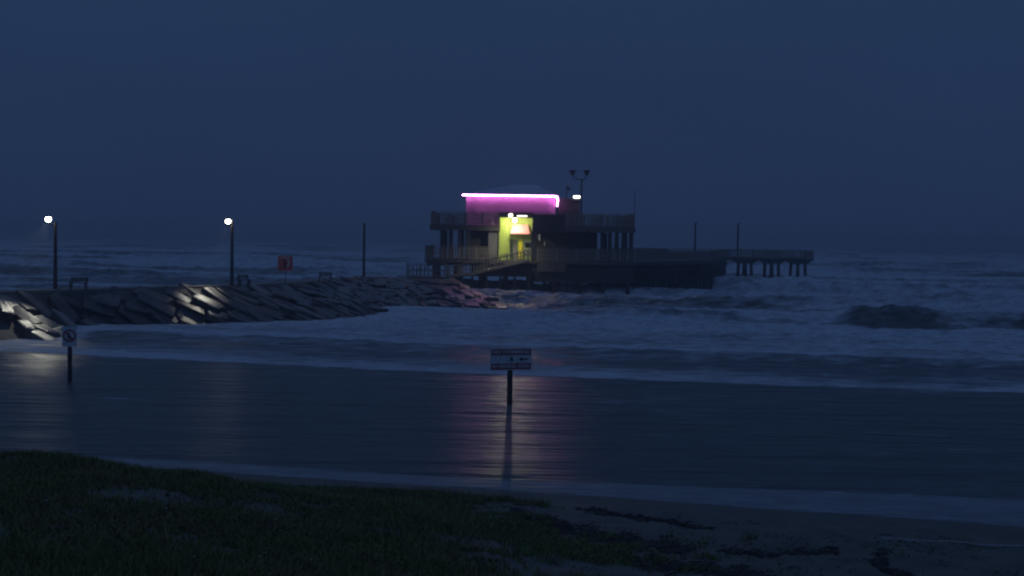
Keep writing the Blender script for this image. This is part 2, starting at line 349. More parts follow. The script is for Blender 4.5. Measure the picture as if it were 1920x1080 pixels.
# ------------------------------------------------------------ dune vegetation
def gmask(x, y):
    left = sst(7.0, -3.5, x+0.30*(y-24))
    n = fbm(x*0.55, y*0.75, 4, 210); fine = fbm(x*2.3, y*2.3, 3, 215)
    q = y+SL*x
    d = sst(0.66-0.40*left, 0.86-0.40*left, n*0.6+fine*0.4)*sst(0.6, 2.2, shore(x)-q)
    for (px, py, z, rx, ry) in ((300,932,1.75,1.1,1.1),(225,940,1.8,.8,.6),(495,958,1.4,.8,.7),(880,1018,.75,1.1,.9),(700,1000,1.0,.8,.4)):
        p = on(px, py, z); d = d*(1-0.90*np.exp(-(((x-p.x)/rx)**2+((y-p.y)/ry)**2)**2))
    return d
def blades(name, n, xr, yr, hmin, hmax, wid, col, mask, flat=0.5, seed=1, lean=0.6):
    r = np.random.default_rng(seed)
    x = r.uniform(*xr, n); y = r.uniform(*yr, n); k = r.random(n) < mask(x, y); x = x[k]; y = y[k]; n = len(x)
    z = ground(x, y)-0.01; h = r.uniform(hmin, hmax, n)*(0.6+0.8*fbm(x*0.8, y*0.8, 2, 99)); a = r.uniform(0, 2*PI, n); w = wid*r.uniform(.6,1.3,n)
    ln = r.uniform(0.1, lean, n)*h*2; la = r.uniform(0, 2*PI, n)
    p0 = np.stack([x-np.cos(a)*w, y-np.sin(a)*w, z], -1); p1 = np.stack([x+np.cos(a)*w, y+np.sin(a)*w, z], -1)
    m = np.stack([x+np.cos(la)*ln*.35, y+np.sin(la)*ln*.35, z+h*0.65], -1); wv = np.stack([np.cos(a)*w*.8, np.sin(a)*w*.8, a*0], -1)
    t = np.stack([x+np.cos(la)*ln, y+np.sin(la)*ln, z+h], -1)
    v = np.stack([p0,p1,m+wv,m-wv,t], 1).reshape(-1,3); b = np.arange(n)*5
    quads = np.stack([b,b+1,b+2,b+3], -1); tris = np.stack([b+3,b+2,b+4], -1)
    me = bpy.data.meshes.new(name); me.vertices.add(len(v)); me.vertices.foreach_set('co', v.astype(np.float32).ravel())
    lp = np.concatenate([quads.ravel(), tris.ravel()]).astype(np.int32); me.loops.add(len(lp)); me.loops.foreach_set('vertex_index', lp)
    st = np.concatenate([np.arange(n)*4, n*4+np.arange(n)*3]).astype(np.int32); me.polygons.add(2*n); me.polygons.foreach_set('loop_start', st)
    me.update(); me.validate(); return link(name, me, col)
gm = mat('dune_grass_green', (0.14,0.20,0.028), 0.7, scale=0.8, bump=0, col2=(0.22,0.18,0.06))
gm2 = mat('dune_vine_green', (0.11,0.16,0.035), 0.6, scale=1.5, bump=0, col2=(0.07,0.10,0.03))
o = blades('dune_grass', 330000, (-13,7), (11,32.5), 0.05, 0.16, 0.011, gm, gmask, seed=2); tag(o, 'low dark green grass covering the sand dune beside the beach', 'grass', kind='stuff')
dm2 = mat('dead_stem', (0.045,0.042,0.025), 0.8, bump=0)
dm = mat('dry_grass', (0.24,0.19,0.10), 0.8, scale=0.8, bump=0)
dry = lambda x, y: gmask(x, y)*sst(0.50, 0.62, fbm(x*0.7, y*0.9, 4, 411))
o = blades('dry_grass', 60000, (-13,9), (11,32.5), 0.05, 0.20, 0.009, dm, dry, seed=9); tag(o, 'brown dead grass stems in patches among the green dune plants', 'grass', kind='stuff')
sparse = lambda x, y: sst(0.52, 0.70, fbm(x*1.3, y*2.0, 4, 433))*sst(-6,2,x)*sst(1.6,3.0,shore(x)-y-SL*x)
o = blades('dead_stems', 45000, (-6,12), (14,31), 0.015, 0.05, 0.014, dm2, sparse, seed=12, lean=2.0); tag(o, 'dark dead stems and runners scattered thinly over the bare sand', 'plant litter', kind='stuff')
o = blades('dune_vine', 120000, (-13,9), (11,32.5), 0.02, 0.06, 0.035, gm2, gmask, seed=3, lean=1.5); tag(o, 'creeping broad-leaved vines spread over the dune and upper beach', 'ground cover', kind='stuff')
tall = lambda x, y: gmask(x, y)*sst(-3.0, -7.5, x+0.2*(y-20))*sst(21,15,y)
o = blades('tall_grass', 30000, (-13,-1), (10,22), 0.18, 0.42, 0.007, gm, tall, seed=4); tag(o, 'taller loose grass stems in the bottom left corner of the dune', 'grass', kind='stuff')
fm = mat('pale_flower', (0.75,0.72,0.6), 0.6, bump=0)
mb = MB(); rr = random.Random(5)
for k in range(60):
    x = rr.uniform(-9,2); y = rr.uniform(15,29)
    if float(gmask(np.array([x]), np.array([y]))[0]) > 0.5: mb.ball((x,y,float(ground(np.array([x]),np.array([y]))[0])+0.11), 0.012+0.010*rr.random(), 6, 0.5)
tag(mb.build('beach_flower', fm), 'tiny pale flowers scattered through the dune grass', 'flowers', kind='stuff')
# seaweed wrack lines on the sand
def wrack(name, pts, width, n, label, seed, m, hs=0.03):
    r = random.Random(seed); mb = MB(); P = [on(*p) for p in pts]; Q = []
    for k in range(n):
        t = r.random()*(len(P)-1); i = int(t); p = P[i].lerp(P[i+1], t-i)
        Q.append((p.x+r.gauss(0,0.05), p.y+r.gauss(0, width)*(0.4+0.9*math.sin(t*5+seed)**2)))
    Q = np.array(Q); zz = ground(Q[:,0], Q[:,1])
    for (x, y), z in zip(Q, zz):
        a = r.uniform(-0.9,0.9); l_ = r.uniform(0.04,0.16)
        mb.bar((x,y,z+0.01),(x+math.cos(a)*l_,y+math.sin(a)*l_,z+r.uniform(0.01,hs)), 0.015+0.02*r.random(), 0.014)
    return tag(mb.build(name, m), label, 'seaweed', kind='stuff')
wm = mat('dark_seaweed', (0.025,0.022,0.014), 0.6, bump=0)
wrack('seaweed_wrack', [(1350,1024,.35),(1450,1030,.36),(1560,1024,.34)], .16, 420, 'dark seaweed strewn in a line along the middle of the wet sand', 1, wm)
wrack('seaweed_wrack', [(1655,1030,.3),(1640,1050,.38),(1650,1070,.42),(1700,1080,.45)], .15, 380, 'dark tangle of seaweed running down to the right corner of the sand', 2, wm)
wrack('seaweed_wrack', [(1080,960,.15),(1200,972,.16),(1330,990,.2)], .17, 380, 'loose seaweed scattered on the sand just above the swash line', 3, wm)
wrack('seaweed_wrack', [(960,960,.35),(1060,985,.4),(1180,1005,.4),(1290,1020,.4)], .35, 2200, 'scattered dead seaweed between the dune plants and the bare sand', 4, wm)
wrack('seaweed_wrack', [(1180,1040,.5),(1330,1060,.5),(1440,1078,.5)], .30, 1300, 'scattered dark plant litter on the sand at the bottom edge', 6, wm)
fom = mat('dried_foam', (0.34,0.32,0.30), 0.8, bump=0)
wrack('foam_line', [(1655,1004,.25),(1720,1008,.25),(1800,1013,.25),(1930,1022,.25)], .018, 1200, 'thin pale foam line left across the sand at right', 5, fom, 0.014)['category'] = 'foam'

# ------------------------------------------------------------ jetty
def pl(P, t):
    i = min(int(t), len(P)-2); return P[i].lerp(P[i+1], t-i)
jet = thing('stone_jetty', (cr[4].x, cr[4].y, 0), 'long low stone jetty running out from the left to the pier', 'jetty')
org = Vector(jet.location)
mb = MB(); NS = 100; vs_ = []
for k in range(NS+1):
    t = k/NS*(len(cr)-1); c = pl(cr,t); w = pl(to,t); d = pl(cr,min(t+0.1,len(cr)-1))-pl(cr,max(t-0.1,0)); d.z = 0; d.normalize()
    nrm = Vector((-d.y, d.x, 0)); j = random.uniform(-.12,.12)
    dn = (w-c); e = w+dn*0.35
    vs_ += [c+nrm*9+Vector((0,0,-c.z-1)), c+nrm*2.6-Vector((0,0,.1)), c+Vector((0,0,-0.10)), c.lerp(w,.5)+Vector((0,0,-.75+j)), w+Vector((0,0,-.75+j)), Vector((e.x,e.y,-1.6))]
fs_ = []
for k in range(NS):
    for m_ in range(5): a = k*6+m_; fs_.append((a,a+1,a+7,a+6))
mb.poly(vs_, fs_); mb.build('rubble_core', M['core'], jet, org)
mb = MB(); vs_ = []
for k in range(81):
    t = k/80*6.6; c = pl(cr,t); d = pl(cr,min(t+0.1,8))-pl(cr,max(t-0.1,0)); d.z = 0; d.normalize(); nrm = Vector((-d.y, d.x, 0))
    vs_ += [c+nrm*.1+Vector((0,0,-.3)), c+nrm*.1+Vector((0,0,.07)), c+nrm*2.4+Vector((0,0,.07)), c+nrm*2.4+Vector((0,0,-.3))]
fs_ = []
for k in range(80):
    a = k*4
    for m_ in range(3): fs_.append((a+m_,a+m_+1,a+m_+5,a+m_+4))
mb.poly(vs_, fs_); mb.build('walkway', M['concrete'], jet, org)
# granite slabs, laid down the slope
def rock_mesh(seed):
    r = random.Random(seed); bm = bmesh.new(); bmesh.ops.create_cube(bm, size=1)
    for v in bm.verts:
        v.co += Vector((r.uniform(-.17,.17), r.uniform(-.15,.15), r.uniform(-.16,.16)))
    bmesh.ops.bevel(bm, geom=bm.edges[:], offset=0.13, segments=2, affect='EDGES', profile=0.6)
    bmesh.ops.subdivide_edges(bm, edges=bm.edges[:], cuts=1, use_grid_fill=True)
    for v in bm.verts: v.co += v.normal*r.uniform(-.014,.014)
    me = bpy.data.meshes.new('granite_block'); bm.to_mesh(me); bm.free(); me.materials.append(M['rock'])
    for p in me.polygons: p.use_smooth = False
    return me
RM = [rock_mesh(s) for s in range(14)]
rr = random.Random(21); nrock = 0; far_rocks = []
rows = 5; t = 0.9; col = 0
while t < 8.0:
    c = pl(cr,t); w = pl(to,t); ln = (w-c).length; seg = (pl(cr,min(t+.2,8))-pl(cr,max(t-.2,0))).length/(min(t+.2,8)-max(t-.2,0))
    wid = rr.uniform(.85,1.45); nr = max(2, int(round(ln/2.3)))
    off = (col%2)*0.5
    for k in range(nr+1):
        f = (k+off+rr.uniform(-.12,.12))/nr
        if f > 1.12 or f < 0.02: continue
        p = c+(w-c)*f; dn = (w-c).normalized(); al = (pl(cr,min(t+.2,8))-c); al = (al if al.length > .01 else pl(cr,8)-pl(cr,7.7)).normalized()
        up = al.cross(dn); up = up if up.z > 0 else -up
        al2 = dn.cross(up).normalized(); up = up.normalized()
        mtx = Matrix((dn, -al2 if al2.dot(al) < 0 else al2, up)).transposed()
        sx, sy, sz = min(rr.uniform(1.9,3.2), 2*f*ln+.9), wid*rr.uniform(.72,.97), rr.uniform(.50,.85)
        rme = RM[rr.randrange(14)]
        tilt = Euler((rr.gauss(0,.08), rr.gauss(0,.06), rr.gauss(0,.20))).to_matrix()
        rot = (mtx @ tilt)
        if rot.determinant() < 0: rot = rot @ Matrix.Diagonal((1,-1,1))
        if 5.6 < t and f > .9 and t < 5.9: continue
        mw = Matrix.Translation(p-up*(0.34+rr.uniform(-.10,.10))) @ rot.to_4x4() @ Matrix.Diagonal((sx,sy,sz,1))
        if nrock >= 298: far_rocks.append((rme, mw)); continue
        o = bpy.data.objects.new('granite_block', rme); C.objects.link(o); o.matrix_world = mw
        where = ['off the left end of the jetty','below the leftmost lit lamp','just right of the leftmost lamp','between the two lit lamps','below the second lit lamp','below the red board','below the bare pole','near the foot of the ramp','at the jetty tip by the pier'][min(8,int(t+.5))]
        rowl = 'upper' if f < .36 else ('middle' if f < .72 else 'lowest')
        tag(o, 'granite block, %s row of the slope %s' % (rowl, where), 'rock', 'granite blocks of the jetty slope'); nrock += 1
    t += wid/seg; col += 1
mb = MB()
for rme, mw in far_rocks: mb.poly([mw @ v.co for v in rme.vertices], [tuple(p.vertices) for p in rme.polygons])
tag(mb.build('distant_rubble', M['rock']), 'dark wet rubble blocks at the far end of the jetty beside the pier', 'rocks', kind='stuff')
print('rocks', nrock, len(far_rocks))

# ------------------------------------------------------------ street lamps on the jetty
def lamp(px, pyb, pyt, lx, ly, z, lit, label, group, aim=None, watts=0):
    b = on(px, pyb, z-0.1); top = at(px+2, pyt, b.y)
    b.y += 0.5
    top.y = b.y
    o = thing('street_lamp' if lit else 'utility_pole', b, label, 'street lamp' if lit else 'pole', group)
    H = top.z-b.z
    MB().tube((0,0,0),(0,0,H), .15, .10).build('pole', M['pole'], o)
    if lit:
        h = at(lx, ly, b.y)-b; h.y = -0.25
        MB().tube((0,0,H-.35),(h.x*.9,h.y,h.z-.12), .035).build('arm', M['metal'], o)
        MB().tube((h.x,h.y,h.z+.14),(h.x,h.y,h.z+.26), .17,.08).build('lamp_hood', M['metal'], o)
        MB().ball((h.x,h.y,h.z), .20, 24, 1.0).build('lamp_globe', M['lampglow'], o)
        ld = bpy.data.lights.new('lamp_light', 'SPOT'); ld.energy = watts; ld.spot_size = R(40); ld.spot_blend = .9; ld.color = (1,.97,.80); ld.shadow_soft_size = .12
        lo = bpy.data.objects.new('lamp_light', ld); C.objects.link(lo); lo.parent = o; lo.location = (h.x, h.y-.35, h.z-.25)
        lo.rotation_euler = (Vector(aim)-(Vector(b)+Vector(lo.location))).to_track_quat('-Z','Y').to_euler()
    return o
lamp(99, 547, 417, 93, 411, 2.4, True, 'lit street lamp at the left end of the jetty beside a bench', 'street lamps on the jetty', on(32,572,1.9), 1100)
lamp(432, 539, 412, 429, 415, 2.4, True, 'lit street lamp on the jetty nearest the red square board', 'street lamps on the jetty', (on(432,539,2.3)+Vector((-1.6,-3.2,-1.2))), 900)
lamp(681, 523, 418, 0, 0, 2.15, False, 'bare dark pole without a lamp near the end of the jetty', 'poles')

# benches beside the poles
def bench(px, py, z, w, label, rz=0.0):
    b = on(px, py, z); b.y += 1.2; b.z = z+.05
    o = thing('bench', b, label, 'bench', 'wooden benches on the jetty', rz)
    MB().box(-w/2,w/2,-.22,.22,.42,.48).build('seat', M['timber'], o)
    mb = MB()
    for k in range(3): mb.box(-w/2,w/2,.24,.27,.54+.11*k,.62+.11*k)
    mb.build('backrest', M['timber'], o)
    for x in (-w/2+.10, w/2-.10): MB().box(x-.05,x+.05,-.2,.2,0,.42).box(x-.05,x+.05,.19,.24,.42,.86).build('leg', M['timber'], o)
bench(136, 545, 2.4, 1.25, 'wooden bench just right of the leftmost lit lamp')
bench(452, 537, 2.4, 1.0, 'small wooden bench at the foot of the second lit lamp', .7)
bench(606, 530, 2.25, 1.2, 'dark wooden bench between the red board and the bare pole')

# red board
b = on(535, 534, 2.4); b.y += .8; b.z = 2.4
rs = thing('warning_board', b, 'square red warning board standing over the jetty between lamp and bench', 'sign')
c = at(535, 494, b.y)-b
MB().tube((c.x,.05,0),(c.x,.05,c.z-.5), .03).build('post', M['metal'], rs)
s_ = b.y/FPX*27.5/2
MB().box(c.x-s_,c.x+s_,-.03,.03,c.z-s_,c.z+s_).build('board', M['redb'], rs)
MB().box(c.x-.12,c.x+.02,-.045,-.033,c.z-.36,c.z+.34).build('bar_mark', M['black'], rs)
mb = MB(); pts = [(c.x+.10,c.z+.30),(c.x+.30,c.z+.26),(c.x+.36,c.z+.08),(c.x+.28,c.z-.10),(c.x+.16,c.z-.30)]
for a_, b_ in zip(pts, pts[1:]): mb.bar((a_[0],-.045,a_[1]),(b_[0],-.045,b_[1]), .02,.09)
mb.build('curved_mark', M['white'], rs)
mb = MB()
for k in range(3): mb.box(c.x-.42+.28*k,c.x-.22+.28*k,-.045,-.033,c.z+.44,c.z+.52)
mb.build('top_mark', M['white'], rs)

# ------------------------------------------------------------ signs standing in the water
def text(s, size, w, loc, m, parent, name='lettering'):
    cu = bpy.data.curves.new('t', 'FONT'); cu.body = s; cu.size = size; cu.align_x = 'CENTER'; cu.align_y = 'CENTER'; cu.extrude = .003; cu.offset = .006
    to_ = bpy.data.objects.new('t', cu); C.objects.link(to_); bpy.context.view_layer.update()
    me = bpy.data.meshes.new_from_object(to_.evaluated_get(bpy.context.evaluated_depsgraph_get())); bpy.data.objects.remove(to_)
    xs = [v.co.x for v in me.vertices]; k = w/(max(xs)-min(xs))
    for v in me.vertices: v.co = Vector((v.co.x*k+loc[0], loc[1]-v.co.z, v.co.y+loc[2]))
    me.name = name; return link(name, me, m, parent)
b = on(957, 759, 0); b.z = -.4
sg = thing('swimming_ban_sign', b, 'wide red and white no swimming sign on a post standing in the shallows', 'sign', rz=R(21))
bw = 1.72; zt = at(957,653,b.y).z+.4; zb = at(957,694,b.y).z+.4; zm = (zt+zb)/2
MB().box(-.085,.085,.03,.17,-.6,zb+.2).build('post', M['pole'], sg)
MB().box(-bw/2,bw/2,0,.03,zb,zt).build('board', M['white'], sg)
hb = (zt-zb)*.31
MB().box(-bw/2+.03,bw/2-.03,-.006,-.001,zt-hb,zt-.03).build('red_band', M['red'], sg)
MB().box(-bw/2+.03,bw/2-.03,-.006,-.001,zb+.03,zb+hb).build('red_band', M['red'], sg)
text('NO SWIMMING', .20, bw-.16, (0,-.009,zt-hb/2-.015), M['white'], sg)
text('IN FISHING AREA', .20, bw-.16, (0,-.009,zb+hb/2+.015), M['white'], sg)
# swimmer pictogram and arrow
mb = MB(); mb.ball((.03,-.006,zm+.06), .035, 8)
mb.bar((-.06,-.006,zm+.03),(.05,-.006,zm-.01),.012,.05).bar((.05,-.006,zm-.01),(.09,-.006,zm-.06),.012,.05)
mb.bar((-.10,-.006,zm-.07),(-.02,-.006,zm-.05),.012,.025).bar((-.02,-.006,zm-.05),(.10,-.006,zm-.07),.012,.025); mb.build('swimmer_mark', M['black'], sg)
mb = MB(); mb.bar((.45,-.006,zm-.01),(.70,-.006,zm-.01),.012,.05)
mb.poly([(.33,-.012,zm-.01),(.47,-.012,zm+.08),(.47,-.012,zm-.10),(.33,-.002,zm-.01),(.47,-.002,zm+.08),(.47,-.002,zm-.10)], [(0,1,2),(5,4,3),(0,3,4,1),(1,4,5,2),(2,5,3,0)]); mb.build('arrow_mark', M['black'], sg)

b = on(130, 718, 0); b.z = -.4
sg = thing('swimming_ban_sign', b, 'small white sign with a red ring and slash over a swimmer at left', 'sign', rz=R(6))
zt = at(131,612,b.y).z+.4; zb = at(131,650,b.y).z+.4; zm = (zt+zb)/2; bw = .62
MB().box(-.08,.08,.03,.16,-.6,zb+.3).build('post', M['pole'], sg)
MB().box(-bw/2,bw/2,0,.03,zb,zt).build('board', M['white'], sg)
mb = MB(); r0, r1 = .21,.27
for k in range(32):
    a = 2*PI*k/32; a2 = 2*PI*(k+1)/32; v = [(math.cos(q_)*r_, y_, zm+.03+math.sin(q_)*r_) for y_ in (-.010,-.001) for q_ in (a,a2) for r_ in (r0,r1)]
    mb.poly(v, [(0,1,3,2),(4,6,7,5),(0,4,5,1),(2,3,7,6),(1,5,7,3),(0,2,6,4)])
mb.bar((-.16,-.0055,zm+.19),(.16,-.0055,zm-.13),.009,.055); mb.build('ring_mark', M['red'], sg)
mb = MB(); mb.ball((-.02,-.006,zm+.12), .04, 8); mb.bar((-.02,-.004,zm+.08),(-.06,-.004,zm-.02),.006,.07).bar((-.06,-.004,zm-.02),(.08,-.004,zm-.08),.006,.06).bar((-.15,-.004,zm-.12),(.14,-.004,zm-.13),.006,.03); mb.build('swimmer_mark', M['black'], sg)

# ------------------------------------------------------------ fishing pier
pier = thing('fishing_pier', (20,175,0), 'long dark timber fishing pier with railings reaching out past the pier house', 'pier')
PO = Vector(pier.location)
RE = [Vector((13.8,146.5,0)), Vector((26,168,0)), Vector((34.3,204.5,0))]; LE = [Vector((2,160.4,0)), Vector((13,178,0)), Vector((25,206.5,0))]
DZ = 4.05
def railing(mb, a, b, z0, h, step=1.9, bal=.30, bw_=.13):
    a = Vector(a); b = Vector(b); Ln = (b-a).length; n = max(1, int(Ln/step)); up = Vector((0,0,1))
    za = Vector((0,0,z0)) if z0 is not None else Vector((0,0,0))
    for k in range(n+1):
        p = a.lerp(b, k/n)+za; mb.bar(p, p+up*h, .13)
    for f, hh in ((1.0,.13),(.86,.09),(.12,.10),(.5,.07)):
        mb.bar(a+za+up*(h*f), b+za+up*(h*f), .09 if f < 1 else .22, hh if f < 1 else .06)
    if bal:
        m_ = int(Ln/bal)
        for k in range(m_):
            p = a.lerp(b, (k+.5)/m_)+za; mb.bar(p+up*h*.12, p+up*h*.86, bw_, .04)
poly = LE[::-1]; pts = [RE[0],RE[1],RE[2],LE[2],LE[1],LE[0]]
mb = MB(); v = [p+Vector((0,0,DZ)) for p in pts]+[p+Vector((0,0,DZ-.18)) for p in pts]
mb.poly(v, [tuple(range(6)), tuple(range(11,5,-1))]+[(k,(k+1)%6,6+(k+1)%6,6+k) for k in range(6)])
mb.build('deck', M['timber'], pier, PO)
TX0 = at(1150,480,205).x; TX1 = at(1525,480,205).x
MB().box(TX0,TX1,204.6,211,DZ-.25,DZ+.006).build('head_deck', M['timber'], pier, PO)
mb = MB()
for a_, b_ in zip(RE, RE[1:]): railing(mb, a_+(b_-a_)*.0, b_, DZ, 1.2, bal=.33)
mb.build('railing', M['rail'], pier, PO)
mb = MB()
for a_, b_ in zip(LE, LE[1:]): railing(mb, a_, b_, DZ, 1.2, bal=.33)
mb.build('railing', M['rail'], pier, PO)
for (a_, b_) in (((34.6,204.7,0),(TX1-.1,204.7,0)), ((TX0+.1,210.9,0),(TX1-.1,210.9,0)), ((TX1-.1,204.8,0),(TX1-.1,210.8,0)), ((TX0+.1,204.7,0),(24.6,204.7,0))):
    mb = MB(); railing(mb, a_, b_, DZ, 1.2, bal=.28); mb.build('railing', M['rail'], pier, PO)
npile = 0
for k in range(15):
    t = k/14*2; i = min(int(t),1); a_ = LE[i].lerp(LE[i+1], t-i); b_ = RE[i].lerp(RE[i+1], t-i)
    MB().bar(a_+Vector((0,0,DZ-.36)), b_+Vector((0,0,DZ-.36)), .32,.34).build('cap_beam', M['wetpile'], pier, PO)
    for j in range(5):
        p = a_.lerp(b_, .04+.92*j/4); MB().tube((p.x,p.y,-2.5),(p.x,p.y,DZ-.53), .24,.21,9).build('pile', M['wetpile'], pier, PO); npile += 1
    MB().bar(a_.lerp(b_,.04)+Vector((0,.28,1.2)), b_.lerp(a_,.04)+Vector((0,.28,3.2)), .1,.26).bar(a_.lerp(b_,.04)+Vector((0,-.30,3.2)), b_.lerp(a_,.04)+Vector((0,-.30,1.2)), .1,.26).build('cross_brace', M['wetpile'], pier, PO)
for e_ in (RE, LE):                                  # timber wales between the piles
    mb = MB()
    for a_, b_ in zip(e_, e_[1:]):
        for z in (2.95,): mb.bar(a_+Vector((0,0,z)), b_+Vector((0,0,z)), .12,.50)
        mb.bar(a_+Vector((0,0,DZ-.35)), b_+Vector((0,0,DZ-.35)), .12,.30)
    mb.build('wale', M['wetpile'], pier, PO)
bx = [at(p,500,205).x for p in (1402,1453,1503)]
for x in [TX0+2,TX0+6.4,TX0+10.8]+bx:
    MB().box(x-1.5,x+1.5,204.9,205.3,DZ-.7,DZ-.27).box(x-1.5,x+1.5,210.1,210.5,DZ-.7,DZ-.27).build('cap_beam', M['wetpile'], pier, PO)
    MB().box(x-1.1,x+1.1,204.95,210.4,DZ-.95,DZ-.72).build('cap_beam', M['wetpile'], pier, PO)
    for sx in (-.62,.62):
        for yy in (205.1,210.3): MB().tube((x+sx*1.25,yy,-2.5),(x+sx*.9,yy,DZ-.96), .27,.25,9).build('pile', M['wetpile'], pier, PO); npile += 1
mb = MB(); mb.box(TX0,TX1,204.75,204.98,DZ-.45,DZ-.27).box(TX0,TX1,210.55,210.7,DZ-.45,DZ-.27); mb.build('stringer', M['wetpile'], pier, PO)
mb = MB()
for a_, b_ in zip(RE, RE[1:]):
    n_ = int((b_-a_).length/1.05)
    for k in range(n_ if b_ is not RE[-1] else int(n_*.8)): p = a_.lerp(b_, (k+.5)/n_); mb.tube((p.x+.05,p.y-.22,-2.5),(p.x+.05,p.y-.22,DZ-.55), .15,.14,7)
mb.build('fender_piles', M['wetpile'], pier, PO)
print('piles', npile)
# poles on the pier head
def ppole(px, pyt, Y, r, label, pyb=470, head=False, name='light_pole'):
    b = at(px, pyb, Y); z0 = DZ; t = at(px, pyt, Y)
    o = thing(name, (b.x,Y,z0), label, 'pole', 'thin poles on the pier')
    MB().tube((0,0,0),(0,0,t.z-z0), r, r*.8, 8).build('pole', M['metal'], o)
    if head: MB().box(-.05,.35,-.09,.09,t.z-z0,t.z-z0+.14).build('lamp_head', M['metal'], o)
    return o
ppole(1303, 418, 204, .16, 'thin dark pole midway along the far pier, left one of the pair', head=True)
ppole(1383, 420, 207, .17, 'thin dark pole where the pier meets its outer head, right one of the pair', head=True)

# ------------------------------------------------------------ pier house
YF = 145.0
def X(px, Y=YF): return at(px, 450, Y).x
def Z(py, Y=YF, px=1000): return at(px, py, Y).z
ph = thing('pier_house', (2,150,0), 'two storey timber pier house with magenta lit eaves and a yellow lit entrance', 'building')
HO = Vector(ph.location)
def part(name, m, mb, parent=None, lab=None):
    o = mb.build(name, m, parent or ph, HO)
    if lab: o['label'] = lab
    return o
ux0, ux1 = X(807), X(1190); UD = 7.95; UB = 7.35
lx0, lx1 = X(797), X(1192); LD = 4.0
# platforms
gx0, gx1 = X(937), X(998); PT = 8.9
part('upper_deck', M['grey'], MB().box(ux0,gx0,YF,YF+3.7,UD-.14,UD).box(gx1,ux1,YF,YF+3.7,UD-.14,UD).box(ux0,ux1,YF+3.7,YF+15,UD-.14,UD))
part('deck_fascia', M['timber'], MB().box(ux0,gx0,YF-.06,YF-.003,UB,UD+.02).box(gx1,ux1,YF-.06,YF-.003,UB,UD+.02).box(ux0-.06,ux0-.003,YF-.06,YF+15,UB,UD+.02).box(ux1+.003,ux1+.06,YF-.06,YF+15,UB,UD+.02))
mb = MB()
for k in range(9): x = ux0+.4+k*(ux1-ux0-.8)/8; mb.box(x-.1,x+.1,(YF+3.9 if gx0-.2 < x < gx1+.2 else YF+.003),YF+15,UB+.02,UD-.145)
part('joists', M['dark'], mb)
part('lower_deck', M['timber'], MB().box(lx0,lx1,YF-.5,YF+15.3,LD-.3,LD))
RH = 1.5
def rl(a, b, z, h=RH, bal=.27):
    mb = MB(); railing(mb, a, b, z, h, bal=bal); part('railing', M['rail'], mb)
rl((ux0+.08,YF+.1,0),(gx0-.1,YF+.1,0), UD); rl((gx1+.1,YF+.1,0),(ux1-.08,YF+.1,0), UD); rl((ux0+.08,YF+.25,0),(ux0+.08,YF+14.8,0), UD); rl((ux1-.08,YF+.25,0),(ux1-.08,YF+14.8,0), UD); rl((ux0+.08,YF+14.9,0),(ux1-.08,YF+14.9,0), UD)
rl((lx0+.1,YF-.35,0),(X(925),YF-.35,0), LD, 1.5); rl((X(1008),YF-.35,0),(lx1-.1,YF-.35,0), LD, 1.45); rl((lx0+.1,YF-.2,0),(lx0+.1,YF+15,0), LD, 1.5)
# lower rail boards, darker skirt under the right half
part('skirt_board', M['timber'], MB().box(X(1008),X(1062),YF-.62,YF-.52,LD-1.2,LD-.0), None)
# posts between the decks
for px in (829,845,862,876): 
    x = X(px); part('support_post', M['dark'], MB().box(x-.24,x+.24,YF+.25,YF+.75,LD,UB))
for px in (1130,1144,1157,1170,1184):
    x = X(px); part('support_post', M['dark'], MB().box(x-.22,x+.22,YF+.25,YF+.72,LD,UB))
for px in (829,862,1144,1184):
    x = X(px)*1.03; part('support_post', M['dark'], MB().box(x-.2,x+.2,YF+12,YF+12.4,LD,UB))
# lower storey walls
wy = YF+1.6
part('lower_wall', M['dark'], MB().box(X(880),X(915),wy,wy+8,LD,UB+.02), lab='dark boarded wall left of the entrance')
part('lower_wall', M['grey'], MB().box(X(915.5),X(934),YF+.4,wy+7,LD,UB+.35), lab='pale grey wall panel left of the entrance')
part('lower_wall', M['dark'], MB().box(X(1000),X(1122),wy+.3,wy+9,LD,UB+.02), lab='dark wall right of the entrance')
part('corner_post', M['dark'], MB().box(X(996),X(1006),YF-.3,YF+.3,LD-.5,UB-.004), lab='dark boxed post right of the entrance')
ey = YF+2.1
# entrance recess, open up to a raised hood
part('hood', M['dark'], MB().box(gx0-.05,gx1+.05,YF-.02,ey+.15,PT,PT+.12).box(gx0-.05,gx1+.05,YF-.08,YF-.023,PT-.02,PT+.55))
part('hood_lining', M['lime'], MB().box(gx0,gx1,YF+.02,ey-.01,PT-.05,PT-.003))
part('solid_parapet', M['dark'], MB().box(gx1+.06,X(1058),YF-.13,YF-.07,UB-.1,UD+1.3), lab='solid dark boarding across the middle of the upper rail')
part('entrance_wall', M['lime'], MB().box(gx0+.02,X(955),ey-.35,ey-.003,LD,PT-.06), lab='lime green side wall of the entrance')
part('entrance_wall', M['lime'], MB().box(X(955.3),X(1000)+.3,ey,ey+.2,LD,PT-.06), lab='lime green back wall of the entrance')
dr = part('door', M['door'], MB().box(X(956.5),X(962),ey-.08,ey-.003,LD,LD+2.4))
part('handle', M['metal'], MB().box(X(961)-.04,X(961)+.04,ey-.14,ey-.085,LD+1.0,LD+1.15), dr)
fx = part('wall_panel', M['grey'], MB().box(X(962.8),X(970),ey-.07,ey-.003,LD,LD+2.4), lab='pale grey panel beside the door')
part('poster', M['yellow'], MB().box(X(972.5),X(980),ey-.3,ey-.1,LD+.2,LD+2.4), lab='tall yellow rounded panel in the entrance')
